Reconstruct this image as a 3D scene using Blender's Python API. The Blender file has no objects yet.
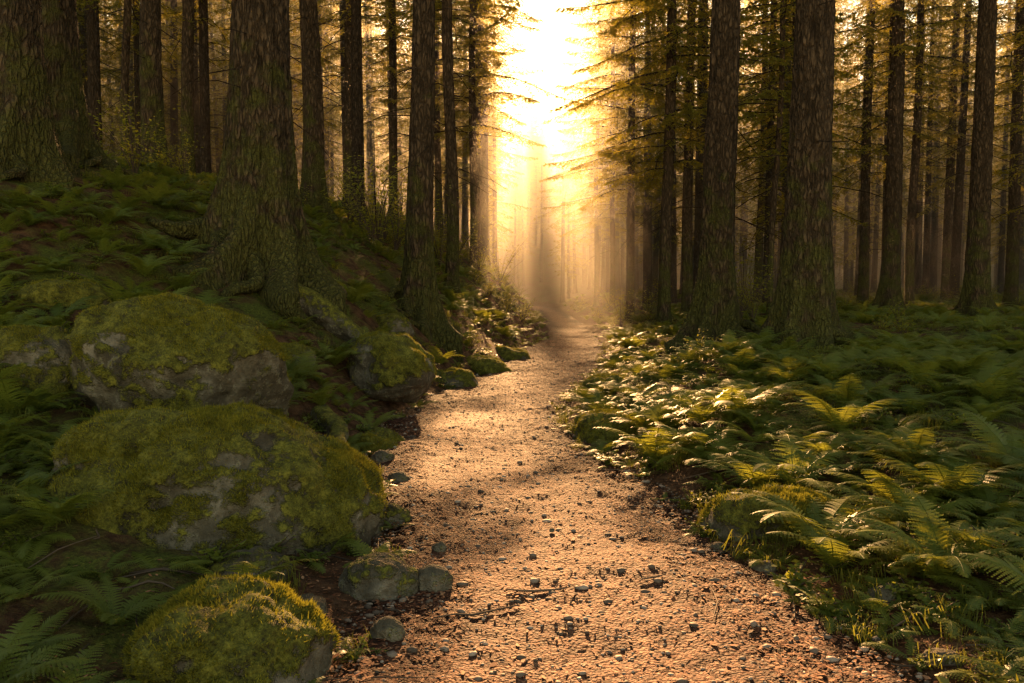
import bpy, math, random
import numpy as np
from mathutils import Vector, Matrix
R = np.random.RandomState(7); random.seed(7)
scene = bpy.context.scene
SUN_EL, SUN_AZ = 17.3, 0.9   # azimuth measured from +Y to +X
# ------------------------------------------------------------ noise
def _h(ix,iy,iz,seed):
    h=(ix*374761393+iy*668265263+iz*1440662683+seed*97531)&0xffffffff
    h=((h^(h>>13))*1274126177)&0xffffffff
    h=((h^(h>>15))*668265263)&0xffffffff
    return ((h^(h>>16))&0xffffff)/float(0xffffff)
def vn(p,seed=0):
    p=np.asarray(p,float); f=np.floor(p); t=p-f; i=f.astype(np.int64)
    t=t*t*(3-2*t); x,y,z=i[:,0],i[:,1],i[:,2]; a,b,c=t[:,0],t[:,1],t[:,2]
    r=0
    for dx in (0,1):
        for dy in (0,1):
            for dz in (0,1):
                w=(a if dx else 1-a)*(b if dy else 1-b)*(c if dz else 1-c)
                r=r+w*_h(x+dx,y+dy,z+dz,seed)
    return r*2-1
def fbm(p,o=4,seed=0,g=0.5):
    p=np.asarray(p,float); r=0;a=1.0;s=0
    for k in range(o):
        r=r+a*vn(p*(2.03**k)+k*17.3,seed+k); s+=a; a*=g
    return r/s
def fb2(x,y,sc,o=3,seed=0):
    x=np.asarray(x,float);y=np.asarray(y,float)
    sh=np.broadcast(x,y).shape
    x=np.broadcast_to(x,sh).ravel();y=np.broadcast_to(y,sh).ravel()
    return fbm(np.stack([x*sc,y*sc,np.zeros_like(x)+.37],1),o,seed).reshape(sh)
def sst(a,b,x):
    t=np.clip((x-a)/(b-a),0,1); return t*t*(3-2*t)
# ------------------------------------------------------------ terrain
PY=[-20,0,3,3.9,4.6,5.7,7.5,9.2,10.9,14.9,19.9,26.5,37,60,75,95,130]
PL=[-.4,-.6,-.72,-.62,-.7,-1.0,-1.33,-1.36,-1.1,-.4,.3,1.3,1.7,1.9,1.0,-3,-16]
PR=[1.6,1.6,1.50,1.42,1.18,1.15,.60,.52,.76,1.60,2.3,2.8,3.2,3.6,3.0,0,-12]
yy=np.linspace(-20,130,1500)
def smooth(a,w=7):
    k=np.hanning(w+2); k/=k.sum(); return np.convolve(np.pad(a,w//2+0,mode='edge'),k,'same')[w//2:len(a)+w//2]
LL=smooth(np.interp(yy,PY,PL),9); RR=smooth(np.interp(yy,PY,PR),9)
def pL(y): return np.interp(y,yy,LL)
def pR(y): return np.interp(y,yy,RR)
def H(x,y,detail=True):
    x=np.asarray(x,float); y=np.asarray(y,float)
    wob=fb2(x*0,y,1.3,2,5)*.12
    ul=np.maximum(0,pL(y)+wob-x); ur=np.maximum(0,x-pR(y)-wob)
    sl=ul*ul/(ul+.5); sr=ur*ur/(ur+.3)
    A=np.interp(y,[-20,2,4,6,8,10,12,40,80],[.1,.12,.2,.32,.56,.85,1,1,.8])
    B=np.interp(y,[-20,3,5,14,30],[.3,.35,.5,1,1])
    z=A*4.2*(1-np.exp(-sl/3.3))+B*.75*(1-np.exp(-sr/1.8))
    z=z+np.minimum(sl,8)/8*np.clip(y-12,0,60)*.05+np.minimum(sr,6)/6*np.clip(y-12,0,80)*.012
    off=np.clip((ul+ur)/1.2,0,1)
    d=np.hypot(x,y)
    z=z+off*(fb2(x,y,.45,3,11)*.30*np.clip(d/9,.3,1)+fb2(x,y,1.7,3,12)*.12)
    z=z+42*sst(95,230,d)*(y>-1e9)
    if detail: z=z+off*fb2(x,y,6,3,13)*.035
    return z
def H1(x,y): return float(H(np.array([x]),np.array([y]))[0])
# ------------------------------------------------------------ materials
def mat(name):
    m=bpy.data.materials.new(name); m.use_nodes=True; nt=m.node_tree; nt.nodes.clear()
    o=nt.nodes.new('ShaderNodeOutputMaterial'); return m,nt,o
def N(nt,t,**k):
    n=nt.nodes.new(t)
    for a,b in k.items(): setattr(n,a,b)
    return n
def noise(nt,vec,scale,detail=4,rough=.6,dist=0):
    n=N(nt,'ShaderNodeTexNoise'); n.inputs['Scale'].default_value=scale; n.inputs['Detail'].default_value=min(detail,4)
    n.inputs['Roughness'].default_value=rough; n.inputs['Distortion'].default_value=dist
    if vec is not None: nt.links.new(vec,n.inputs['Vector'])
    return n.outputs['Fac']
def ramp(nt,fac,stops):
    r=N(nt,'ShaderNodeValToRGB'); e=r.color_ramp.elements
    while len(e)<len(stops): e.new(.5)
    for k,(p,c) in enumerate(stops):
        e[k].position=p; e[k].color=(c[0],c[1],c[2],1) if hasattr(c,'__len__') else (c,c,c,1)
    nt.links.new(fac,r.inputs['Fac']); return r.outputs['Color']
def mixc(nt,f,a,b,bt='MIX'):
    m=N(nt,'ShaderNodeMix',data_type='RGBA',blend_type=bt)
    for s,v in ((m.inputs[0],f),(m.inputs[6],a),(m.inputs[7],b)):
        if isinstance(v,(tuple,list)): s.default_value=(v[0],v[1],v[2],1)
        elif isinstance(v,(int,float)): s.default_value=v
        else: nt.links.new(v,s)
    return m.outputs[2]
def math_(nt,op,a,b=0.0):
    m=N(nt,'ShaderNodeMath',operation=op)
    for s,v in ((m.inputs[0],a),(m.inputs[1],b)):
        if isinstance(v,(int,float)): s.default_value=v
        else: nt.links.new(v,s)
    return m.outputs[0]
def princ(nt,o,col,rough=.8,spec=.3,bump=None,bs=.5,bd=.02):
    b=N(nt,'ShaderNodeBsdfPrincipled')
    nt.links.new(col,b.inputs['Base Color'])
    b.inputs['Roughness'].default_value=rough
    b.inputs['Specular IOR Level'].default_value=spec
    if bump is not None:
        bp=N(nt,'ShaderNodeBump'); bp.inputs['Strength'].default_value=bs; bp.inputs['Distance'].default_value=bd
        nt.links.new(bump,bp.inputs['Height']); nt.links.new(bp.outputs['Normal'],b.inputs['Normal'])
    nt.links.new(b.outputs[0],o.inputs['Surface']); return b
def pos(nt): return N(nt,'ShaderNodeNewGeometry').outputs['Position']
def objc(nt): return N(nt,'ShaderNodeTexCoord').outputs['Object']
def mapn(nt,v,sc):
    m=N(nt,'ShaderNodeMapping'); m.inputs['Scale'].default_value=sc; nt.links.new(v,m.inputs['Vector']); return m.outputs[0]

def mk_ground():
    m,nt,o=mat('forest_floor'); p=pos(nt)
    at=N(nt,'ShaderNodeAttribute',attribute_name='edge')
    n1=noise(nt,p,1.1,4,.65); n2=noise(nt,p,9,4,.7); n3=noise(nt,p,45,3,.7)
    soil=ramp(nt,n2,[(.3,(.026,.013,.008)),(.5,(.085,.042,.024)),(.68,(.17,.09,.05))])
    moss=ramp(nt,n3,[(.3,(.026,.032,.008)),(.55,(.085,.096,.018)),(.75,(.17,.175,.032))])
    f=math_(nt,'ADD',math_(nt,'MULTIPLY',n1,1.4),math_(nt,'MULTIPLY',n2,.5))
    f=math_(nt,'ADD',f,math_(nt,'MULTIPLY',at.outputs['Fac'],.5))
    f=math_(nt,'MULTIPLY',math_(nt,'SUBTRACT',f,1.36),5)
    c=N(nt,'ShaderNodeClamp'); nt.links.new(f,c.inputs[0])
    col=mixc(nt,c.outputs[0],soil,moss)
    princ(nt,o,col,.9,.1,math_(nt,'ADD',n2,n3),.9,.05); return m
def mk_path():
    m,nt,o=mat('path_dirt'); p=pos(nt)
    at=N(nt,'ShaderNodeAttribute',attribute_name='trodden')
    n1=noise(nt,p,1.6,3,.6); n2=noise(nt,p,14,4,.7); n3=noise(nt,p,70,3,.75)
    v=N(nt,'ShaderNodeTexVoronoi'); v.inputs['Scale'].default_value=62; nt.links.new(p,v.inputs['Vector'])
    a=ramp(nt,n2,[(.3,(.045,.019,.012)),(.5,(.125,.060,.039)),(.7,(.25,.145,.10))])
    b=ramp(nt,math_(nt,'ADD',n1,math_(nt,'MULTIPLY',math_(nt,'SUBTRACT',at.outputs['Fac'],.6),.45)),[(.35,(.42,.28,.23)),(.65,(1.1,1.0,.95))])
    sc=N(nt,'ShaderNodeSeparateColor'); nt.links.new(v.outputs['Color'],sc.inputs[0])
    peb=ramp(nt,sc.outputs[0],[(0,(.40,.35,.33)),(.5,(1,.95,.9)),(1,(1.8,1.7,1.6))])
    c=mixc(nt,1.0,a,b,'MULTIPLY'); c=mixc(nt,.9,c,peb,'MULTIPLY')
    hgt=math_(nt,'ADD',math_(nt,'ADD',n2,math_(nt,'MULTIPLY',n3,.5)),math_(nt,'MULTIPLY',v.outputs['Distance'],-.6))
    princ(nt,o,c,.8,.2,hgt,1.0,.045); return m
def mk_bark(name,base,hi,mossy):
    m,nt,o=mat(name); p=objc(nt); q=mapn(nt,p,(9,9,2.6))
    n1=noise(nt,q,1.0,4,.7,.4); n2=noise(nt,p,40,3,.7)
    v=N(nt,'ShaderNodeTexVoronoi',feature='DISTANCE_TO_EDGE'); v.inputs['Scale'].default_value=1.7
    dq=N(nt,'ShaderNodeVectorMath',operation='ADD'); nt.links.new(q,dq.inputs[0])
    nn=N(nt,'ShaderNodeTexNoise'); nn.inputs['Scale'].default_value=1.5; nt.links.new(q,nn.inputs['Vector']); nt.links.new(nn.outputs['Color'],dq.inputs[1])
    nt.links.new(dq.outputs[0],v.inputs['Vector'])
    crack=ramp(nt,v.outputs['Distance'],[(.0,0),(.25,1)])
    c1=ramp(nt,n1,[(.3,base),(.7,hi)])
    c2=mixc(nt,math_(nt,'MULTIPLY',math_(nt,'SUBTRACT',1.0,crack),.6),c1,(.012,.008,.006))
    if mossy:
        n3=noise(nt,p,2.2,3,.6)
        sz=N(nt,'ShaderNodeSeparateXYZ'); nt.links.new(p,sz.inputs[0])
        f=math_(nt,'SUBTRACT',math_(nt,'MULTIPLY',n3,2.2),math_(nt,'ADD',.64,math_(nt,'MULTIPLY',sz.outputs[2],.20)))
        cl=N(nt,'ShaderNodeClamp'); nt.links.new(math_(nt,'MULTIPLY',f,3),cl.inputs[0])
        mc=ramp(nt,n2,[(.3,(.026,.028,.008)),(.7,(.115,.115,.022))])
        c2=mixc(nt,math_(nt,'MULTIPLY',cl.outputs[0],.75),c2,mc)
    hgt=math_(nt,'ADD',math_(nt,'MULTIPLY',crack,.9),math_(nt,'ADD',n1,math_(nt,'MULTIPLY',n2,.25)))
    princ(nt,o,c2,.9,.15,hgt,1.0,.06); return m
def mk_leaf(name,c1,c2,trans=.4,rough=.5,spec=.35,island=False,tcol=(.40,.38,.03),tw=.45):
    m,nt,o=mat(name)
    oi=N(nt,'ShaderNodeObjectInfo'); g=N(nt,'ShaderNodeNewGeometry')
    n=noise(nt,g.outputs['Position'],.7 if not island else 9,1 if not island else 3,.6)
    f=math_(nt,'ADD',math_(nt,'MULTIPLY',oi.outputs['Random'],.45 if not island else 0),math_(nt,'MULTIPLY',n,.5 if not island else 1.1))
    f=math_(nt,'ADD',f,math_(nt,'MULTIPLY',g.outputs['Random Per Island'],.35 if not island else .55))
    col=ramp(nt,math_(nt,'MULTIPLY',f,.8 if not island else .6),[(.2,c1),(.8,c2)])
    b=N(nt,'ShaderNodeBsdfPrincipled'); b.inputs['Roughness'].default_value=rough; b.inputs['Specular IOR Level'].default_value=spec
    nt.links.new(col,b.inputs['Base Color'])
    t=N(nt,'ShaderNodeBsdfTranslucent')
    tc=mixc(nt,tw,col,tcol); nt.links.new(tc,t.inputs['Color'])
    ms=N(nt,'ShaderNodeMixShader'); ms.inputs[0].default_value=trans
    nt.links.new(b.outputs[0],ms.inputs[1]); nt.links.new(t.outputs[0],ms.inputs[2]); nt.links.new(ms.outputs[0],o.inputs['Surface'])
    return m
def mk_boulder():
    m,nt,o=mat('mossy_rock'); p=objc(nt)
    at=N(nt,'ShaderNodeAttribute',attribute_name='moss')
    n1=noise(nt,p,3,4,.7); n2=noise(nt,p,11,4,.75); n3=noise(nt,p,70,3,.8)
    rock=ramp(nt,n1,[(.3,(.030,.024,.017)),(.5,(.10,.083,.060)),(.68,(.24,.205,.16))])
    lich=ramp(nt,n2,[(.54,0),(.62,1)])
    rock=mixc(nt,math_(nt,'MULTIPLY',lich,.55),rock,(.42,.38,.30))
    moss=ramp(nt,math_(nt,'ADD',math_(nt,'MULTIPLY',n3,.4),math_(nt,'MULTIPLY',n2,.6)),[(.38,(.030,.025,.006)),(.5,(.092,.088,.014)),(.62,(.21,.19,.03))])
    f=math_(nt,'ADD',at.outputs['Fac'],math_(nt,'MULTIPLY',math_(nt,'SUBTRACT',n2,.5),3.0))
    cl=N(nt,'ShaderNodeClamp'); nt.links.new(math_(nt,'MULTIPLY',math_(nt,'SUBTRACT',f,.26),2.5),cl.inputs[0])
    col=mixc(nt,cl.outputs[0],rock,moss)
    hgt=math_(nt,'ADD',math_(nt,'ADD',n1,math_(nt,'MULTIPLY',n2,.8)),math_(nt,'ADD',math_(nt,'MULTIPLY',n3,.3),math_(nt,'MULTIPLY',cl.outputs[0],.5)))
    princ(nt,o,col,.9,.2,hgt,1.0,.05); return m
def mk_island(name,stops,rough=.8,spec=.3):
    m,nt,o=mat(name); g=N(nt,'ShaderNodeNewGeometry')
    c=ramp(nt,g.outputs['Random Per Island'],stops)
    princ(nt,o,c,rough,spec); return m
M_ground=mk_ground(); M_path=mk_path()
M_bark=mk_bark('spruce_bark',(.036,.023,.014),(.13,.086,.055),True)
M_barkd=mk_bark('distant_bark',(.03,.020,.014),(.09,.062,.044),False)
M_fern=mk_leaf('fern_leaf',(.056,.092,.016),(.17,.20,.032),.48,.45,.3)
M_needle=mk_leaf('spruce_needles',(.032,.048,.013),(.09,.098,.022),.6,.6,.1,False,(.58,.46,.05),.55)
M_bush=mk_leaf('bush_leaf',(.09,.125,.018),(.22,.23,.035),.6,.6,.1,False,(.55,.48,.03),.5)
M_grass=mk_leaf('moss_grass',(.055,.068,.014),(.16,.16,.03),.45,.6,.2)
M_moss=mk_leaf('moss_blades',(.035,.032,.007),(.30,.27,.034),.35,.8,.1,True)
M_rock=mk_boulder()
M_litter=mk_island('leaf_litter',[(0,(.045,.018,.010)),(.35,(.13,.048,.024)),(.7,(.24,.10,.052)),(1,(.38,.21,.12))],.8,.15)
M_gravel=mk_island('gravel_stone',[(0,(.06,.043,.034)),(.5,(.15,.11,.09)),(1,(.34,.27,.23))],.75,.25)
M_twig=mk_island('dead_twig',[(0,(.03,.02,.015)),(1,(.12,.08,.058))])
# ------------------------------------------------------------ mesh helpers
def mesh(name,v,f,mats,mi=None,smooth_=False,attrs=None):
    me=bpy.data.meshes.new(name); v=np.asarray(v,np.float32)
    n,k=f.shape
    me.vertices.add(len(v)); me.vertices.foreach_set('co',v.ravel())
    me.loops.add(n*k); me.loops.foreach_set('vertex_index',f.astype(np.int32).ravel())
    me.polygons.add(n); me.polygons.foreach_set('loop_start',np.arange(0,n*k,k,dtype=np.int32))
    me.update(calc_edges=True)
    for m in mats: me.materials.append(m)
    if mi is not None: me.polygons.foreach_set('material_index',np.asarray(mi,np.int32))
    if smooth_: me.polygons.foreach_set('use_smooth',np.ones(len(me.polygons),bool))
    if attrs:
        for a,d in attrs.items():
            at=me.attributes.new(a,'FLOAT','POINT'); at.data.foreach_set('value',np.asarray(d,np.float32))
    me.update(); return me
def obj(name,me,loc=(0,0,0),parent=None,link=True):
    o=bpy.data.objects.new(name,me); o.location=loc
    if link: scene.collection.objects.link(o)
    if parent: o.parent=parent
    return o
class Acc:
    def __init__(s): s.v=[];s.f=[];s.m=[];s.n=0
    def add(s,v,f,mi=0):
        v=np.asarray(v).reshape(-1,3); f=np.asarray(f).reshape(-1,3)
        s.v.append(v); s.f.append(f+s.n); s.m.append(np.full(len(f),mi)); s.n+=len(v)
    def tube(s,pts,rad,sides=6,mi=0,bumpy=0,seed=0):
        pts=np.asarray(pts,float); n=len(pts); d=np.gradient(pts,axis=0); d/=np.linalg.norm(d,axis=1)[:,None]+1e-9
        ref=np.array([0,0,1.]) if abs(d[0,2])<.8 else np.array([1.,0,0])
        a=np.cross(d,ref); a/=np.linalg.norm(a,axis=1)[:,None]+1e-9; b=np.cross(d,a)
        th=np.arange(sides)/sides*2*np.pi
        rr=np.asarray(rad)[:,None]*np.ones((1,sides))
        if bumpy:
            q=np.stack(np.broadcast_arrays(np.cos(th)[None]*2,np.sin(th)[None]*2,np.linspace(0,1,n)[:,None]*9),-1).reshape(-1,3)
            rr=rr*(1+bumpy*fbm(q+seed,3,seed).reshape(n,sides))
        v=pts[:,None]+(a[:,None]*np.cos(th)[None,:,None]+b[:,None]*np.sin(th)[None,:,None])*rr[...,None]
        i=np.arange(n-1)[:,None]*sides; j=np.arange(sides)[None]; k=(j+1)%sides
        q=np.stack([i+j,i+k,i+sides+k,i+sides+j],-1).reshape(-1,4)
        s.add(v,np.concatenate([q[:,[0,1,2]],q[:,[0,2,3]]]),mi)
    def build(s,name,mats,sm=False,attrs=None):
        return mesh(name,np.concatenate(s.v),np.concatenate(s.f),mats,np.concatenate(s.m),sm,attrs)
def gridfaces(nr,nc,wrap=False):
    i=np.arange(nr-1)[:,None]*nc; j=np.arange(nc if wrap else nc-1)[None]; k=(j+1)%nc
    return np.stack([i+j,i+k,i+nc+k,i+nc+j],-1).reshape(-1,4)
# ground
tx=np.linspace(-1,1,460); xs=190*np.sinh(5.5*tx)/np.sinh(5.5)
ty=np.linspace(-.55,1,560); ys=3+260*np.sinh(5.8*ty)/np.sinh(5.8)
X,Y=np.meshgrid(xs,ys); Z=H(X,Y)
ul=np.maximum(0,pL(Y)-X); ur=np.maximum(0,X-pR(Y)); off=ul+ur
edge=np.clip(off/1.0,0,1)
Z2=Z-.05*(1-sst(0,.18,off+fb2(X,Y,5,2,3)*.06))
g=mesh('ground',np.stack([X,Y,Z2],-1).reshape(-1,3),gridfaces(*X.shape),[M_ground],None,True,{'edge':edge.ravel()})
obj('ground',g)
# path
ts=np.linspace(0,1,700); yp=1.0+(118)*(np.sinh(3.6*ts)/np.sinh(3.6)); sp=np.linspace(-.16,1.16,90)
Yp=np.repeat(yp[:,None],len(sp),1); l=pL(yp)[:,None]; r=pR(yp)[:,None]
Xp=l+(r-l)*sp[None]
e=np.minimum(sp,1-sp)[None]*np.ones_like(Xp)
def path_z(x,y,e): return .012+fb2(x,y,1.2,3,21)*.06+fb2(x,y,9,3,22)*.022-.03*np.sin(np.clip(e,0,.5)*np.pi)
Zp=path_z(Xp,Yp,e)-.10*sst(.05,-.12,e+fb2(Xp,Yp,3.0,3,24)*.17)
obj('forest_path',mesh('forest_path',np.stack([Xp,Yp,Zp],-1).reshape(-1,3),gridfaces(*Xp.shape),[M_path],None,True,{'trodden':sst(-.05,.42,e+fb2(Xp,Yp,1.6,3,27)*.14).ravel()}))
# ------------------------------------------------------------ boulders
import bmesh
def ico(sub):
    bm=bmesh.new(); bmesh.ops.create_icosphere(bm,subdivisions=sub,radius=1)
    v=np.array([q.co[:] for q in bm.verts]); f=np.array([[w.index for w in q.verts] for q in bm.faces]); bm.free(); return v,f
ICO={k:ico(k) for k in (1,5,6)}
EXC=[]
def boulder(name,x,y,z,sx,sy,sz,seed,rot=0,tilt=0,sub=5,moss=1.0,blades=0,thr=.25):
    v,f=ICO[sub]; v=v.copy(); rs=np.random.RandomState(seed)
    v=np.sign(v)*np.abs(v)**.94
    for k in range(9):
        n=rs.normal(size=3); n[2]=abs(n[2])*.5; n/=np.linalg.norm(n); d=rs.uniform(.76,.95)
        v=v-np.maximum(0,v@n-d)[:,None]*n*.7
    nn=v/np.linalg.norm(v,axis=1)[:,None]
    s3=np.array([sx,sy,sz]); mean=(sx+sy+sz)/3
    v=v*s3
    q=v/mean
    rid=1-np.abs(fbm(q*1.5+seed,4,seed+3))*2
    v=v+nn*(fbm(q*1.1+seed,3,seed)[:,None]*.18+ (rid[:,None]-.6)*.10+fbm(q*6+seed,4,seed+9)[:,None]*.06)*mean
    cr,sr_=math.cos(rot),math.sin(rot); ct,st=math.cos(tilt),math.sin(tilt)
    Ry=np.array([[ct,0,st],[0,1,0],[-st,0,ct]]); Rz=np.array([[cr,-sr_,0],[sr_,cr,0],[0,0,1]])
    v=(Rz@(Ry@v.T)).T
    a,b,c=v[f[:,0]],v[f[:,1]],v[f[:,2]]; fn=np.cross(b-a,c-a); vnm=np.zeros_like(v)
    for k in range(3): np.add.at(vnm,f[:,k],fn)
    vnm/=np.linalg.norm(vnm,axis=1)[:,None]+1e-9
    ms=np.clip((vnm[:,2]-thr)*1.3+fbm(v*3.2+seed,4,seed+5)*1.9,0,1)*moss
    lump=.008+.045*np.clip(fbm(v*8+seed,3,seed+6)+.3,0,1)
    v2=v+vnm*(ms*lump)[:,None]
    me=mesh(name,v2,f,[M_rock],None,True,{'moss':ms})
    o=obj(name,me,(x,y,z)); EXC.append((x,y,max(sx,sy)*.93))
    if blades:
        dens=np.clip(.35+fbm(v[f[:,0]]*5+seed,2,seed+8)*1.4,.05,1)
        ar=np.linalg.norm(fn,axis=1)*np.clip((ms[f].mean(1)-.3)*2,0,1)*dens; ar/=ar.sum()
        fi=rs.choice(len(f),blades,p=ar); w=rs.dirichlet((1,1,1),blades)
        P=(v2[f[fi]]*w[:,:,None]).sum(1); nr=(vnm[f[fi]]*w[:,:,None]).sum(1)
        P=P-nr*.003
        t=rs.normal(size=(blades,3)); t-=nr*(t*nr).sum(1)[:,None]; t/=np.linalg.norm(t,axis=1)[:,None]
        hgt=rs.uniform(.006,.018,blades)[:,None]; lean=rs.normal(size=(blades,3))*.6
        tip=P+(nr+lean*.7+np.array([0,0,.3]))*hgt; wd=rs.uniform(.002,.0045,blades)[:,None]
        V=np.stack([P-t*wd,P+t*wd,tip],1).reshape(-1,3); F=np.arange(blades*3).reshape(-1,3)
        obj('moss',mesh('moss',V,F,[M_moss]),(0,0,0),o)
    return o
boulder('mossy_boulder',-1.80,4.75,.22,1.00,.75,.48,3,.1,.12,6,1,65000,-.14)
boulder('mossy_boulder',-2.68,6.5,.82,.88,.75,.56,8,-.15,.30,6,1,50000,-.2)
boulder('mossy_boulder',-1.52,9.9,.55,.52,.55,.42,15,.2,.1,5,1,14000,-.25)
boulder('mossy_boulder',-1.10,3.02,.03,.38,.36,.28,21,.2,.05,6,1,30000,-.25)
boulder('mossy_boulder',-3.95,6.5,.78,.55,.5,.40,27,.2,.1,5,1,18000,-.25)
boulder('mossy_boulder',1.60,4.95,.03,.42,.34,.20,33,.2,.0,5,1,20000,-.4)
boulder('mossy_boulder',.98,8.1,.03,.36,.5,.20,39,.2,.0,5,1,14000,-.5)
for i,(x,y,z,s) in enumerate([(-.95,12.6,.25,.45),(-.55,14.8,.25,.5),(-1.9,12.6,1.0,.4),(-.1,17.5,.3,.5),(1.35,11.2,.1,.35),(2.2,15.5,.15,.4),(-2.6,9.1,.95,.38),(-1.35,7.6,.25,.3),(-4.6,8.2,1.5,.4),(-1.55,5.75,.2,.3)]):
    boulder('mossy_rock',x,y,H1(x,y)-.04,s*1.1,s*.9,s*.5,50+i*7,R.uniform(0,3),0,5,1,6000,-.3)
for i,(x,y,sx,sz) in enumerate([(-.80,5.15,.14,.07),(-.66,3.95,.21,.12),(-.41,4.0,.11,.07),(-.54,3.38,.085,.06),(-.42,4.55,.045,.03),(1.78,3.72,.08,.05),(1.72,3.1,.07,.04),(1.35,4.2,.07,.04),(-.95,3.6,.1,.06),(1.2,4.55,.05,.03),(-1.3,3.9,.2,.1),(.25,4.9,.02,.012),(-.9,6.2,.09,.06),(-1.15,7.0,.1,.07)]):
    boulder('stone',x,y,max(.0,H1(x,y))+sz*.15,sx,sx*.8,sz,150+i*5,R.uniform(-.5,.5),0,5,.6 if sx>.12 else .2,0,.2)
# ------------------------------------------------------------ trunks
def trunk_mesh(name,x,y,r0,Ht,seed,sides=80,flare=.55,lean=(0,0),nroots=6,fine=.06):
    rs=np.random.RandomState(seed)
    zs=np.concatenate([np.arange(-1.4,9,fine),np.linspace(9.3,Ht,20)])
    th=np.arange(sides)/sides*2*np.pi; T,Zz=np.meshgrid(th,zs); z0=H1(x,y)
    gx=x+np.cos(th)*r0*2.0; gy=y+np.sin(th)*r0*2.0
    gl=H(gx,gy,False)-z0; zl=Zz-gl[None]*np.exp(-np.maximum(Zz+1,0)*.6)
    zc=np.maximum(zl,-.12*r0)
    ph=(np.arange(nroots)+rs.uniform(-.3,.3,nroots))/nroots*2*np.pi
    root=np.zeros_like(T)
    for k in range(nroots):
        dd=(T-ph[k]-.25*np.sin(Zz*3+k)*np.exp(-zc)+np.pi)%(2*np.pi)-np.pi; root+=np.exp(-(dd/.26)**2)*rs.uniform(.6,1.4)
    rad=r0*(1-.75*np.clip(Zz,0,Ht)/Ht)
    rad=rad+r0*flare*(.42*np.exp(-zc/(r0*3.2))+root*.34*np.exp(-zc/(r0*2.8))+root*.7*np.exp(-zc/(r0*1.3))+root*.35*np.exp(-zc/(r0*.4)))
    cx=np.cos(T);sy=np.sin(T)
    P=np.stack([cx.ravel()*3.2*r0/.35,sy.ravel()*3.2*r0/.35,Zz.ravel()*1.0],1)
    n=fbm(P*np.array([1,1,.55])+seed,3,seed).reshape(T.shape)
    n2=1-np.abs(fbm(P*np.array([3.6,3.6,2.6])+seed,3,seed+4)).reshape(T.shape)*2.6
    rad=rad+r0*(.12*n+.09*n2)
    sway=np.stack([vn(np.stack([Zz.ravel()*.15,Zz.ravel()*0+seed,Zz.ravel()*0],1),k).reshape(T.shape)*.12 for k in (1,2)])
    Xv=cx*rad+lean[0]*Zz+sway[0]*np.clip(Zz/4,0,1); Yv=sy*rad+lean[1]*Zz+sway[1]*np.clip(Zz/4,0,1)
    return mesh(name,np.stack([Xv,Yv,Zz],-1).reshape(-1,3),gridfaces(len(zs),sides,True),[M_bark],None,True)
def roots(x,y,r0,seed,n,Lr,par):
    rs=np.random.RandomState(seed); z0=H1(x,y); a=Acc()
    for k in range(n):
        az=(k+rs.uniform(-.25,.25))/n*6.283; L=Lr*rs.uniform(.6,1.2); t=np.linspace(0,1,40)
        aa=az+rs.uniform(-.5,.5)*t+.25*np.sin(t*6+k); rr=r0*.75+L*t
        px=np.cos(aa)*rr; py=np.sin(aa)*rr
        r_=r0*.42*rs.uniform(.7,1.1)*(1-t)**.8+.02
        pz=H(x+px,y+py,False)-z0+r_*.8+.04+(r0*.8)*np.exp(-t*L/(r0*.9))-.12*t**3
        a.tube(np.stack([px,py,pz],1),r_,16,0,.35,seed+k)
    obj('root',a.build('root',[M_bark],True),(0,0,0),par)
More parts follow.
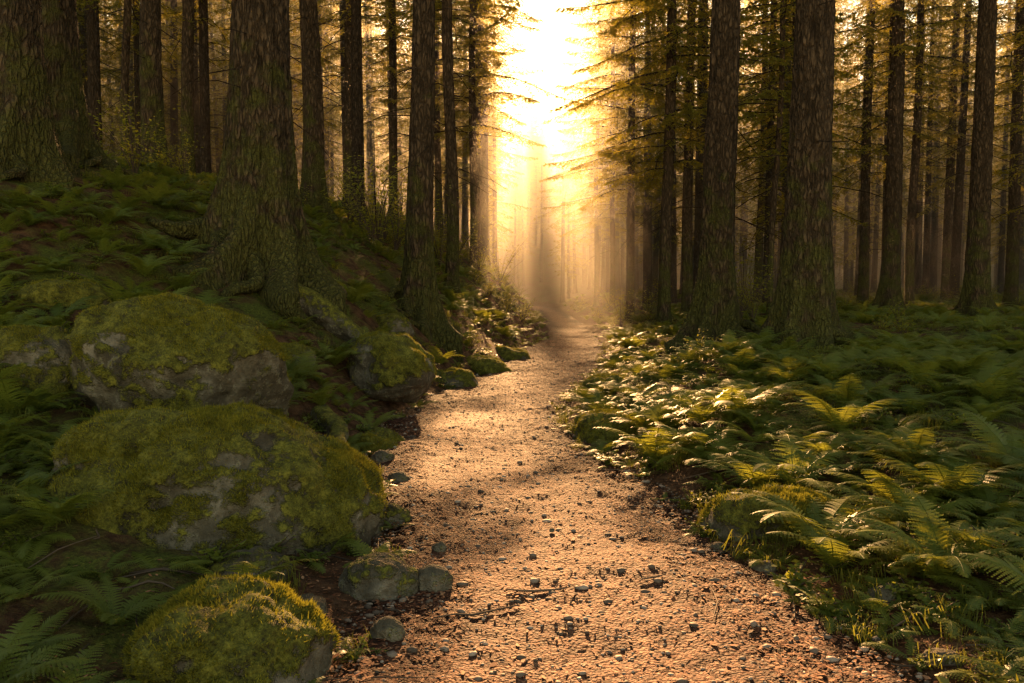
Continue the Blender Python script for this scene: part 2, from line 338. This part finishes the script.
# ------------------------------------------------------------ spruce crowns
def crown(acc,seed,h0,h1,rmax,nb,mi_n=0,mi_b=1,dead0=2.2,dense=1.0,K=5,big=1.0):
    rs=np.random.RandomState(seed)
    V=[]
    for b in range(nb):
        u=(b+rs.uniform(0,1))/nb; u=u**.92; h=h0+(h1-h0)*u
        L=(rmax*(1-u)**.75*(.75 if u<.06 else 1)+.25)*rs.uniform(.5,1.15)
        az=b*2.399+rs.uniform(-.6,.6); d=np.array([math.cos(az),math.sin(az),0]); sd=np.array([-d[1],d[0],0])
        up=rs.uniform(-.05,.2)+.35*u; droop=rs.uniform(.35,.65)*(1-u*.7)
        nt_=max(4,int(L/.15*dense)); t=(np.arange(nt_)+.5)/nt_
        def P(t): return d*(L*t)[:,None]*.96+np.array([0,0,1])*(L*(up*t-droop*t*t+.16*t**4))[:,None]+sd*(np.sin(t*3+b)*.08*L)[:,None]
        tt=np.linspace(0,1,5); acc.tube(P(tt)+[0,0,h],.028*(L/2.5)*(1-tt*.85)+.004,3,mi_b)
        base=P(t)+[0,0,h]
        for side in (-1,1):
            ln=(.16+.52*np.sin(np.clip(t*1.15,0,1)*np.pi)**.8)*rs.uniform(.6,1.15,nt_)*min(1,L/1.6)*(1-.25*t)
            dirs=d*(.45+.25*t)[:,None]+sd*side*rs.uniform(.5,.95,nt_)[:,None]+np.array([0,0,-1])*rs.uniform(.2,.9,nt_)[:,None]
            dirs/=np.linalg.norm(dirs,axis=1)[:,None]
            kk=(np.arange(K)+.6)/K
            pt=base[:,None]+dirs[:,None]*(ln[:,None]*kk[None])[...,None]+np.array([0,0,-.12])*(ln[:,None]*kk[None]**2)[...,None]
            pt=pt.reshape(-1,3); dd=np.repeat(dirs,K,0); m=len(pt)
            for s2 in (-1,1):
                rnd=rs.normal(size=(m,3))*.45; cr=np.cross(dd,[0,0,1.]); cr/=np.linalg.norm(cr,axis=1)[:,None]+1e-6
                nd=dd*.75+cr*s2*.75+rnd; nd/=np.linalg.norm(nd,axis=1)[:,None]
                wl=rs.uniform(.08,.15,m)[:,None]*big; wv=np.cross(nd,rs.normal(size=(m,3))); wv/=np.linalg.norm(wv,axis=1)[:,None]
                ww=rs.uniform(.013,.026,m)[:,None]*big
                V.append(np.stack([pt-wv*ww,pt+wv*ww,pt+nd*wl],1).reshape(-1,3))
    V=np.concatenate(V); acc.add(V,np.arange(len(V)).reshape(-1,3),mi_n)
    for k in range(int(max(0,h0-dead0)*5)):
        h=rs.uniform(dead0,h0+1); az=rs.uniform(0,6.28); L=rs.uniform(.3,1.5)
        d=np.array([math.cos(az),math.sin(az),rs.uniform(-.35,.15)]); tt=np.linspace(0,1,4)
        p=d*(L*tt)[:,None]+np.array([0,0,h])+rs.normal(size=(4,3))*.03+np.array([0,0,-.25])*(L*tt**2)[:,None]
        acc.tube(p,.011*(1-tt*.8)+.002,3,mi_b)
CR=[]
for k,(h0,h1,rm,nb,dn,bg_) in enumerate([(8.5,25,2.5,95,1,1),(7,23,2.3,100,1,1),(9.5,26,2.7,90,1,1),(4.6,22,2.5,115,1,1),(4.4,24,3.2,140,1.15,1.05)]):
    a=Acc(); crown(a,100+k,h0,h1,rm,nb,0,1,2.2,dn,5,bg_); CR.append(a.build('spruce_crown',[M_needle,M_barkd]))
HERO=[(260,11.2,.76,2,.008,1.3,150),(419,14.5,.46,0,.018,1.1,90),(452,20,.30,1,.0,.5,40),
(716,15.0,.58,2,.004,1.25,100),(803,13.3,.68,0,-.002,1.0,110),(975,21,.52,0,0,.8,50),(888,24,.50,1,0,.8,50),(862,28,.34,3,.003,.4,32),
(909,27,.28,1,0,.4,32),(664,22,.32,4,.004,.8,40),(688,26,.34,1,-.003,.5,40),(630,28,.28,4,0,.4,30),(757,31,.3,3,0,.4,30),
(315,19,.46,0,.004,.8,50),(350,24,.30,1,-.006,.4,32),(160,17,.42,2,0,.8,40),(192,21,.30,1,.006,.4,32),(131,21,.20,3,.012,.4,24),
(22,11.0,.60,0,.012,1.2,90),(70,12.6,.50,2,-.016,1.2,80),(1010,26,.36,1,0,.4,30),(770,22,.17,3,.008,.4,24),(945,32,.34,3,0,.4,30),(474,27,.26,4,.002,.4,24),
(612,38,.26,4,0,.3,30),(484,41,.28,4,0,.3,30),(596,46,.28,4,0,.3,30),(440,33,.30,3,0,.3,30),(394,28,.30,3,0,.3,30)]
TREES=[]
for i,(px,d,dia,ci,lx,fl,sd) in enumerate(HERO):
    x=(px-512)/796*d; y=d; z=H1(x,y)
    tm=trunk_mesh('trunk',x,y,dia/2,24,300+i,sd,fl,(lx,0),7 if dia>.7 else 6,.05 if d<16 else .12)
    o=obj('spruce_tree',tm,(x,y,z)); TREES.append((x,y)); EXC.append((x,y,dia*(1.5 if d<16 else .75)+.1))
    if d<16: EXC.append((x-.02*x,y-dia*1.6,dia*.9))
    c=obj('crown',CR[ci],(lx*12,0,0),o); c.rotation_euler=(0,lx,i*1.7)
    if d<16: roots(x,y,dia/2,400+i,8 if dia>.7 else 6,1.3 if dia>.75 else .8,o)
# ------------------------------------------------------------ instancing
def scatter(name,protos,pts,rots,scl,idx):
    col=bpy.data.collections.new(name+'_kinds')
    for p in protos: col.objects.link(p)
    me=bpy.data.meshes.new(name); me.from_pydata([tuple(p) for p in pts],[],[])
    a=me.attributes.new('rot','FLOAT_VECTOR','POINT'); a.data.foreach_set('vector',np.asarray(rots,np.float32).ravel())
    a=me.attributes.new('scl','FLOAT','POINT'); a.data.foreach_set('value',np.asarray(scl,np.float32))
    a=me.attributes.new('kind','INT','POINT'); a.data.foreach_set('value',np.asarray(idx,np.int32))
    o=obj(name,me); ng=bpy.data.node_groups.new(name,'GeometryNodeTree')
    ng.interface.new_socket('Geometry',in_out='INPUT',socket_type='NodeSocketGeometry')
    ng.interface.new_socket('Geometry',in_out='OUTPUT',socket_type='NodeSocketGeometry')
    gi=ng.nodes.new('NodeGroupInput'); go=ng.nodes.new('NodeGroupOutput')
    ip=ng.nodes.new('GeometryNodeInstanceOnPoints'); ci=ng.nodes.new('GeometryNodeCollectionInfo')
    ci.inputs['Collection'].default_value=col; ci.inputs['Separate Children'].default_value=True; ci.inputs['Reset Children'].default_value=True
    def na(n,t):
        q=ng.nodes.new('GeometryNodeInputNamedAttribute'); q.data_type=t; q.inputs['Name'].default_value=n; return q.outputs[0]
    L=ng.links.new
    L(gi.outputs[0],ip.inputs['Points']); L(ci.outputs[0],ip.inputs['Instance']); ip.inputs['Pick Instance'].default_value=True
    L(na('kind','INT'),ip.inputs['Instance Index']); L(na('rot','FLOAT_VECTOR'),ip.inputs['Rotation']); L(na('scl','FLOAT'),ip.inputs['Scale'])
    L(ip.outputs[0],go.inputs[0])
    m=o.modifiers.new('scatter','NODES'); m.node_group=ng; return o
def clear(x,y,pad=0):
    m=np.ones(len(x),bool)
    for (a,b,r) in EXC: m&=np.hypot(x-a,y-b)>r+pad
    return m
# distant forest
def kinds(dense,K,big,s0,seed):
    out=[]
    for k,(h0,h1,rm,nb,r0) in enumerate([(6.5,25,2.5,90,.20),(4.5,23,2.3,100,.16),(8,27,2.6,85,.23),(2.6,19,2.3,110,.14)]):
        a=Acc(); crown(a,seed+k,h0,h1,rm,nb,0,1,1.5,dense,K,big)
        zz=np.array([-1.2,0,.25,.6,1.5,4,8,12,16,20,h1]); rr=r0*np.array([1.9,1.6,1.25,1.08,1,.92,.8,.65,.45,.25,.03])
        a.tube(np.stack([zz*.004*k,zz*0,zz],1),rr,s0,1)
        out.append(obj('spruce_kind',a.build('spruce_kind',[M_needle,M_barkd]),link=False))
    return out
KN=kinds(.7,5,1.05,12,200); KF=kinds(.45,3,2.0,7,220)
pts=[]
def okc(x,y):
    bx=abs(x-.016*y-.35)
    if y<40 and bx<2.2: return False
    if bx<1.9 and y<60: return False
    if bx<3.0 and 60<=y<100: return False
    if pL(y)-1.3<x<pR(y)+1.3 and y<60: return False
    if pL(y)-.6<x<pR(y)+.6: return False
    if y<22 and abs(x)<.75*y+3 : return False
    return True
tries=0
while tries<13000 and len(pts)<860:
    tries+=1; y=R.uniform(14,180) if R.uniform()<.8 else R.uniform(14,75); x=R.uniform(-1,1)*(.72*y+7)
    if not okc(x,y): continue
    sp_=2.3 if y<110 else 3.2
    if any((x-a)**2+(y-b)**2<sp_**2 for a,b in pts) or any((x-a)**2+(y-b)**2<1.8**2 for a,b in TREES): continue
    pts.append((x,y))
for k in range(8):
    a=R.uniform(0,math.pi); rr=R.uniform(16,26); x,y=rr*math.cos(a)*1.3,-rr*math.sin(a)
    pts.append((x,y))
pts=np.array(pts); zz=H(pts[:,0],pts[:,1],False)
def putf(name,m,K):
    n=m.sum(); rot=np.stack([R.normal(0,.012,n),R.normal(0,.012,n),R.uniform(0,6.28,n)],1)
    scatter(name,K,np.column_stack([pts[m],zz[m]]),rot,R.uniform(.8,1.15,n),R.choice(4,n,p=[.28,.3,.2,.22]))
putf('spruce_forest',pts[:,1]<50,KN); putf('distant_spruce_forest',pts[:,1]>=50,KF); print('trees',len(pts))
# ------------------------------------------------------------ fern
def frond(acc,rs,L,az,el,npin=24,wmax=.13,K=8):
    t=np.linspace(0,1,npin+3); ang=el-(el+rs.uniform(.15,.55))*t**1.15
    ds=L/(len(t)-1); r=np.concatenate([[0],np.cumsum(np.cos(ang[:-1])*ds)]); z=np.concatenate([[0],np.cumsum(np.sin(ang[:-1])*ds)])
    side=np.array([-math.sin(az),math.cos(az),0]); fw=np.array([math.cos(az),math.sin(az),0])
    bend=rs.uniform(-.12,.12)*L
    P=fw*r[:,None]+np.array([0,0,1])*z[:,None]+side*(bend*t**2)[:,None]
    acc.tube(P[::2],(.0035*(1-t*.8)+.0006)[::2]*(L/.6),3,0)
    tan=np.gradient(P,axis=0); tan/=np.linalg.norm(tan,axis=1)[:,None]
    up=np.cross(tan,side); up*=np.sign(up[:,2:3]+1e-6)
    V=[]
    kk=np.arange(K)/K
    for s in (-1,1):
        i=np.arange(2,npin+2); tt=t[i]
        env=np.sin(np.clip((tt-.06)/.94,0,1)**.62*np.pi)**.85*wmax*L/.6
        env=env*rs.uniform(.85,1.1,len(i))+.004
        dirv=side[None]*s+tan[i]*(.35+.5*tt)[:,None]-up[i]*rs.uniform(.05,.30,len(i))[:,None]
        dirv/=np.linalg.norm(dirv,axis=1)[:,None]
        per=np.cross(up[i],dirv); per/=np.linalg.norm(per,axis=1)[:,None]
        o=P[i][:,None]+dirv[:,None]*(env[:,None]*kk[None])[...,None]-np.array([0,0,1])*(env[:,None]*.18*kk[None]**2)[...,None]
        hw=(ds*.52)*(1-kk*.75)[None,:,None]*np.ones((len(i),1,1))
        st=(env/K)[:,None,None]
        for q in (-1,1):
            tip=o+per[:,None]*q*hw+dirv[:,None]*st*.95
            a=o; b=o+dirv[:,None]*st*.95; c=tip; d=o+per[:,None]*q*hw*.85+dirv[:,None]*st*.1
            V.append(np.stack([a,b,c],2).reshape(-1,3)); V.append(np.stack([a,c,d],2).reshape(-1,3))
    V=np.concatenate(V); acc.add(V,np.arange(len(V)).reshape(-1,3),0)
def fern(seed,nf,L0,L1,e0,e1,K=8,np0=22):
    rs=np.random.RandomState(seed); a=Acc()
    for k in range(nf):
        frond(a,rs,rs.uniform(L0,L1),k/nf*6.283+rs.uniform(-.3,.3),rs.uniform(e0,e1),rs.randint(np0,np0+6),rs.uniform(.10,.14),K)
    return obj('fern_kind',a.build('fern_kind',[M_fern]),link=False)
SP=[(1,9,.5,.75,.7,1.25),(2,7,.45,.65,.5,1.0),(3,10,.5,.8,.9,1.35),(4,6,.35,.6,.4,.9),(5,4,.4,.6,.3,.8)]
ferns=[fern(*s) for s in SP]; fernsL=[fern(*s,K=3,np0=14) for s in SP]
def bush(seed,n,h,spread,ls,m):
    rs=np.random.RandomState(seed); a=Acc(); V=[]
    for k in range(n):
        az=rs.uniform(0,6.28); tt=np.linspace(0,1,6); hh=h*rs.uniform(.5,1); ou=spread*rs.uniform(.2,1)
        P=np.stack([np.cos(az)*ou*tt**1.4,np.sin(az)*ou*tt**1.4,hh*tt*(1-.15*tt)],1)
        a.tube(P,.006*(1-tt*.8)+.001,3,1)
        nl=30
        for j in range(nl):
            t=rs.uniform(.2,1); p=np.array([np.interp(t,tt,P[:,c]) for c in range(3)])+rs.normal(size=3)*np.array([.5,.5,.2])*spread*.22
            d=rs.normal(size=3); d[2]=d[2]*.3-.1; d/=np.linalg.norm(d); s=np.cross(d,[0,0,1.]); s/=np.linalg.norm(s)+1e-6; s=s+np.array([0,0,rs.uniform(-.3,.3)])
            l=ls*rs.uniform(.6,1.3); 
            V.append([p,p+d*l*.5+s*l*.28,p+d*l]); V.append([p,p+d*l,p+d*l*.5-s*l*.28])
    V=np.array(V).reshape(-1,3); a.add(V,np.arange(len(V)).reshape(-1,3),0)
    return obj('bush_kind',a.build('bush_kind',[m,M_twig]),link=False)
def tuft(seed,n,h,m):
    rs=np.random.RandomState(seed); V=[]
    for k in range(n):
        az=rs.uniform(0,6.28); b=rs.normal(size=3)*.05; b[2]=0; d=np.array([math.cos(az),math.sin(az),0]); s=np.array([-d[1],d[0],0])*.0022
        hh=h*rs.uniform(.5,1.1); o=rs.uniform(.2,.9)*hh
        p1=b+d*o*.35+[0,0,hh*.6]; p2=b+d*o+[0,0,hh*rs.uniform(.5,.95)]
        V+= [b-s,b+s,p1+s, b-s,p1+s,p1-s, p1-s,p1+s,p2]
    a=Acc(); a.add(np.array(V),np.arange(len(V)).reshape(-1,3),0)
    return obj('tuft_kind',a.build('tuft_kind',[m]),link=False)
def log(name,p0,p1,r,seed):
    t=np.linspace(0,1,60); x=p0[0]+(p1[0]-p0[0])*t+vn(np.stack([t*4,t*0+seed,t*0],1),1)*.1; y=p0[1]+(p1[1]-p0[1])*t
    z=H(x,y,False); z=np.convolve(np.pad(z,8,mode='edge'),np.ones(17)/17,'valid')+r*.7; C=np.stack([x,y,z],1); th=np.arange(28)/28*2*np.pi
    d=np.gradient(C,axis=0); d/=np.linalg.norm(d,axis=1)[:,None]; A=np.cross(d,[0,0,1.]); A/=np.linalg.norm(A,axis=1)[:,None]; B=np.cross(A,d)
    rad=r*(1-.4*t)[:,None]*(1+.4*fbm(np.stack(np.broadcast_arrays(np.cos(th)[None]*1.5,np.sin(th)[None]*1.5,t[:,None]*8),-1).reshape(-1,3)+seed,3,seed).reshape(60,28))
    rad[0]*=.15; rad[-1]*=.15
    V=C[:,None]+(A[:,None]*np.cos(th)[None,:,None]+B[:,None]*np.sin(th)[None,:,None])*rad[...,None]
    nz=(B[:,None]*np.sin(th)[None,:,None])[...,2]
    obj(name,mesh(name,V.reshape(-1,3),gridfaces(60,28,True),[M_rock],None,True,{'moss':np.clip(nz*.8+.25,0,1).ravel()}))
    for k in range(0,60,6): EXC.append((x[k],y[k],r+.12)); EXC.append((x[k],y[k]-.3,r+.1))
log('mossy_log',(-3.05,10.7),(-1.55,10.8),.20,3)
log('mossy_log',(-1.95,8.0),(-1.05,6.0),.10,8)
def pick(n,ymin,ymax,prob,pad=0,edge_=.12,power=1.0):
    y=ymin+(ymax-ymin)*R.uniform(0,1,n)**power; x=R.uniform(-1,1,n)*(.70*y+2.0)
    l,r=pL(y),pR(y); off=np.maximum(l-x,x-r)
    m=(off>edge_)&clear(x,y,pad)&(R.uniform(0,1,n)<prob(x,y,off))
    return x[m],y[m],off[m]
def fp(x,y,off):
    cl=fb2(x,y,.55,2,31)
    p=np.where(x>0,np.clip(.85+cl*1.0,.35,.95),np.clip(.95+cl*1.0,.45,1))
    return p*np.clip(off/.5,.3,1)
ax,ay=[],[]
for (n_,y0,y1) in [(1600,2.2,13)]:
    x,y,o_=pick(n_,y0,y1,fp,-.03,.16,.65); ax.append(x);ay.append(y)
hx=[(-2.1,3.35),(-1.5,3.75),(-1.28,3.62),(-2.6,3.9),(-3.0,4.8),(-1.55,7.3),(-2.9,5.4),(-1.9,3.0),(-2.25,5.65),(-1.5,5.6),(-1.7,5.75),(-2.4,3.4),(-1.7,3.3),(-2.3,3.7),(-1.95,3.7),(-2.6,4.4),(-3.1,4.3),(2.15,3.9),(2.5,4.4),(2.0,3.2),(2.9,5.0),(1.95,5.1),(2.3,5.6),(1.2,6.6),(1.6,6.4),(1.45,7.4),(2.0,7.2),(2.6,3.3),(-3.3,5.0),(3.1,4.0),(2.2,3.5),(1.9,4.4)]
x=np.concatenate(ax+[[h[0] for h in hx]]); y=np.concatenate(ay+[[h[1] for h in hx]])
def place(name,protos,x,y):
    n=len(x); z=H(x,y); print(name,n)
    s_=R.uniform(.5,1.0,n)*np.where(x<0,.88,.98); s_*=np.where(y<4.2,.85,1)
    rot=np.stack([R.normal(0,.10,n),R.normal(0,.10,n)+np.where(x<0,.25,0),R.uniform(0,6.28,n)],1)
    scatter(name,protos,np.column_stack([x,y,z-.02]),rot,s_,R.randint(0,5,n))
place('fern_undergrowth',ferns,x,y)
x,y,_=pick(2800,13,34,fp,.05,.3,.7); x2,y2,_=pick(1400,34,70,fp,.05,.3,.7)
place('distant_fern_undergrowth',fernsL,np.concatenate([x,x2]),np.concatenate([y,y2]))
# bushes
def bp(x,y,off): return np.clip(.4+fb2(x,y,.25,2,44)*1.6,0.03,1)*np.clip(off/1.0,.2,1)
bushes=[bush(1,9,.6,.35,.05,M_bush),bush(2,12,.9,.5,.06,M_bush),bush(3,16,1.7,.8,.07,M_bush)]
x,y,o_=pick(2300,12,60,bp,.2,.4,.7); k=R.choice(3,len(x),p=[.58,.34,.08])
ex=[(365,18),(385,20),(440,22),(405,24),(480,26),(620,26),(740,20),(380,16.5),(350,21),(372,17),(395,19),(455,24),(430,23),(500,28)]
x=np.concatenate([x,[(e[0]-512)/796*e[1] for e in ex]]); y=np.concatenate([y,[e[1] for e in ex]]); k=np.concatenate([k,[2]*len(ex)])
n=len(x); scatter('bush_undergrowth',bushes,np.column_stack([x,y,H(x,y)]),np.stack([R.normal(0,.1,n),R.normal(0,.1,n),R.uniform(0,6.28,n)],1),np.concatenate([R.uniform(.6,1.15,n-len(ex)),R.uniform(1.0,1.5,len(ex))]),k)
herbs=[bush(11,7,.13,.14,.035,M_fern),bush(12,6,.09,.12,.028,M_bush),fern(21,5,.16,.26,.4,.9,4,12),fern(22,4,.14,.24,.3,.8,4,12),tuft(13,50,.16,M_grass),tuft(14,60,.10,M_grass)]
def hp(x,y,off): return np.clip(.6+fb2(x,y,.9,2,51)*1.2,.08,1)
x,y,o_=pick(15000,2.0,26,hp,-.12,-.06,.85)
n=len(x); scatter('ground_cover_plants',herbs,np.column_stack([x,y,H(x,y)-.01]),np.stack([R.normal(0,.15,n),R.normal(0,.15,n),R.uniform(0,6.28,n)],1),R.uniform(.5,1.3,n),R.choice(6,n,p=[.2,.14,.22,.18,.12,.14]))
# ------------------------------------------------------------ leaf litter, gravel
def surf(x,y):
    l,r=pL(y),pR(y); e=np.minimum(x-l,r-x)/(r-l)
    return np.where(e>.05,path_z(x,y,e),np.maximum(H(x,y),0))
n=70000; y=2+R.uniform(0,1,n)**1.6*22; l,r=pL(y),pR(y); u=R.uniform(0,1,n)
sgn=np.where(R.uniform(0,1,n)<.5,0,1); off=R.exponential(.5,n)
x=np.where(R.uniform(0,1,n)<.25,l+(r-l)*u,np.where(sgn==0,l+.45-off,r-.45+off)); m=clear(x,y,-.05); x,y=x[m],y[m]; n=len(x)
z=surf(x,y)+.005
a=R.uniform(0,6.28,n); d=np.stack([np.cos(a),np.sin(a),R.normal(0,.12,n)],1); s=np.stack([-np.sin(a),np.cos(a),R.normal(0,.15,n)],1)
L=(R.uniform(.004,.016,n)*np.where(R.uniform(0,1,n)<.12,1.7,1))[:,None]; W=L*R.uniform(.2,.5,n)[:,None]
P=np.stack([x,y,z],1)
V=np.stack([P-d*L,P-d*L*.3+s*W,P+d*L*.5+s*W*.8,P+d*L,P+d*L*.4-s*W,P-d*L*.4-s*W*.9],1).reshape(-1,3); b0=np.arange(n)[:,None]*6
F=np.concatenate([b0+np.array([5,1,0]),b0+np.array([5,2,1]),b0+np.array([5,4,2]),b0+np.array([4,3,2])])
obj('leaf_litter',mesh('leaf_litter',V,F,[M_litter]))
n=12000; y=2+R.uniform(0,1,n)**1.5*18; l,r=pL(y),pR(y); u=R.beta(.65,.65,n); x=l-.1+(r-l+.2)*u; z=surf(x,y)
v,f=ICO[1]; s=R.uniform(.003,.012,n)*np.where(R.uniform(0,1,n)<.09,2.3,1)
sv=np.stack([s*R.uniform(.8,1.5,n),s*R.uniform(.7,1.2,n),s*R.uniform(.4,.7,n)],1)
V=(v[None]*(1+R.normal(0,.1,(n,len(v),1))))*sv[:,None]; a=R.uniform(0,6.28,n); ca,sa=np.cos(a)[:,None],np.sin(a)[:,None]
V=np.stack([V[...,0]*ca-V[...,1]*sa,V[...,0]*sa+V[...,1]*ca,V[...,2]],-1)+np.stack([x,y,z],1)[:,None]
obj('gravel',mesh('gravel',V.reshape(-1,3),(f[None]+np.arange(n)[:,None,None]*len(v)).reshape(-1,3),[M_gravel]))
a=Acc()
for k in range(420):
    y=2.3+R.uniform(0,1)**1.4*14; x=R.uniform(-1,1)*(.65*y+.5)
    l,r=float(pL(y)),float(pR(y))
    if l+.3<x<r-.3 and R.uniform()<.85: continue
    az=R.uniform(0,6.28); L=R.uniform(.08,.5); tt=np.linspace(-.5,.5,5); px=x+np.cos(az)*L*tt+R.normal(0,.01,5); py=y+np.sin(az)*L*tt+R.normal(0,.01,5)
    a.tube(np.stack([px,py,surf(px,py)+.012],1),(.002+R.uniform(.001,.005))*(1-np.abs(tt)*.8),4,0)
obj('fallen_twigs',a.build('fallen_twigs',[M_twig]))
# ------------------------------------------------------------ mist
bm=bmesh.new(); bmesh.ops.create_cube(bm,size=1); me=bpy.data.meshes.new('mist'); bm.to_mesh(me); bm.free()
m,nt,o=mat('mist_volume'); vs=N(nt,'ShaderNodeVolumeScatter'); vs.inputs['Color'].default_value=(1,.93,.80,1)
vs.inputs['Density'].default_value=.0056; vs.inputs['Anisotropy'].default_value=.72; nt.links.new(vs.outputs[0],o.inputs['Volume']); me.materials.append(m)
mo=obj('mist',me,(0,69,8)); mo.scale=(120,94,30)
# ------------------------------------------------------------ light
w=bpy.data.worlds.new('World'); scene.world=w; w.use_nodes=True; nt=w.node_tree; bg=nt.nodes['Background']
sk=nt.nodes.new('ShaderNodeTexSky'); sk.sky_type='NISHITA'; sk.sun_disc=False; sk.sun_elevation=math.radians(SUN_EL); sk.sun_rotation=math.radians(SUN_AZ); sk.dust_density=.1; sk.air_density=1.0
nt.links.new(mixc(nt,1.0,sk.outputs[0],(1.12,.82,.46),'MULTIPLY'),bg.inputs[0]); bg.inputs[1].default_value=.42
sl=bpy.data.lights.new('sun','SUN'); sl.energy=38; sl.angle=math.radians(.55); sl.color=(1,.53,.20)
so=obj('sun',sl); el,az=math.radians(SUN_EL),math.radians(SUN_AZ)
sd=Vector((math.sin(az)*math.cos(el),math.cos(az)*math.cos(el),math.sin(el))); so.rotation_euler=sd.to_track_quat('Z','Y').to_euler()
cam=bpy.data.cameras.new('camera'); cam.lens=28; cam.clip_end=1000; co=obj('camera',cam,(0,0,1.5)); co.rotation_euler=(math.radians(90-3.67),0,0); scene.camera=co
scene.view_settings.view_transform='Standard'; scene.view_settings.look='None'; scene.view_settings.exposure=0
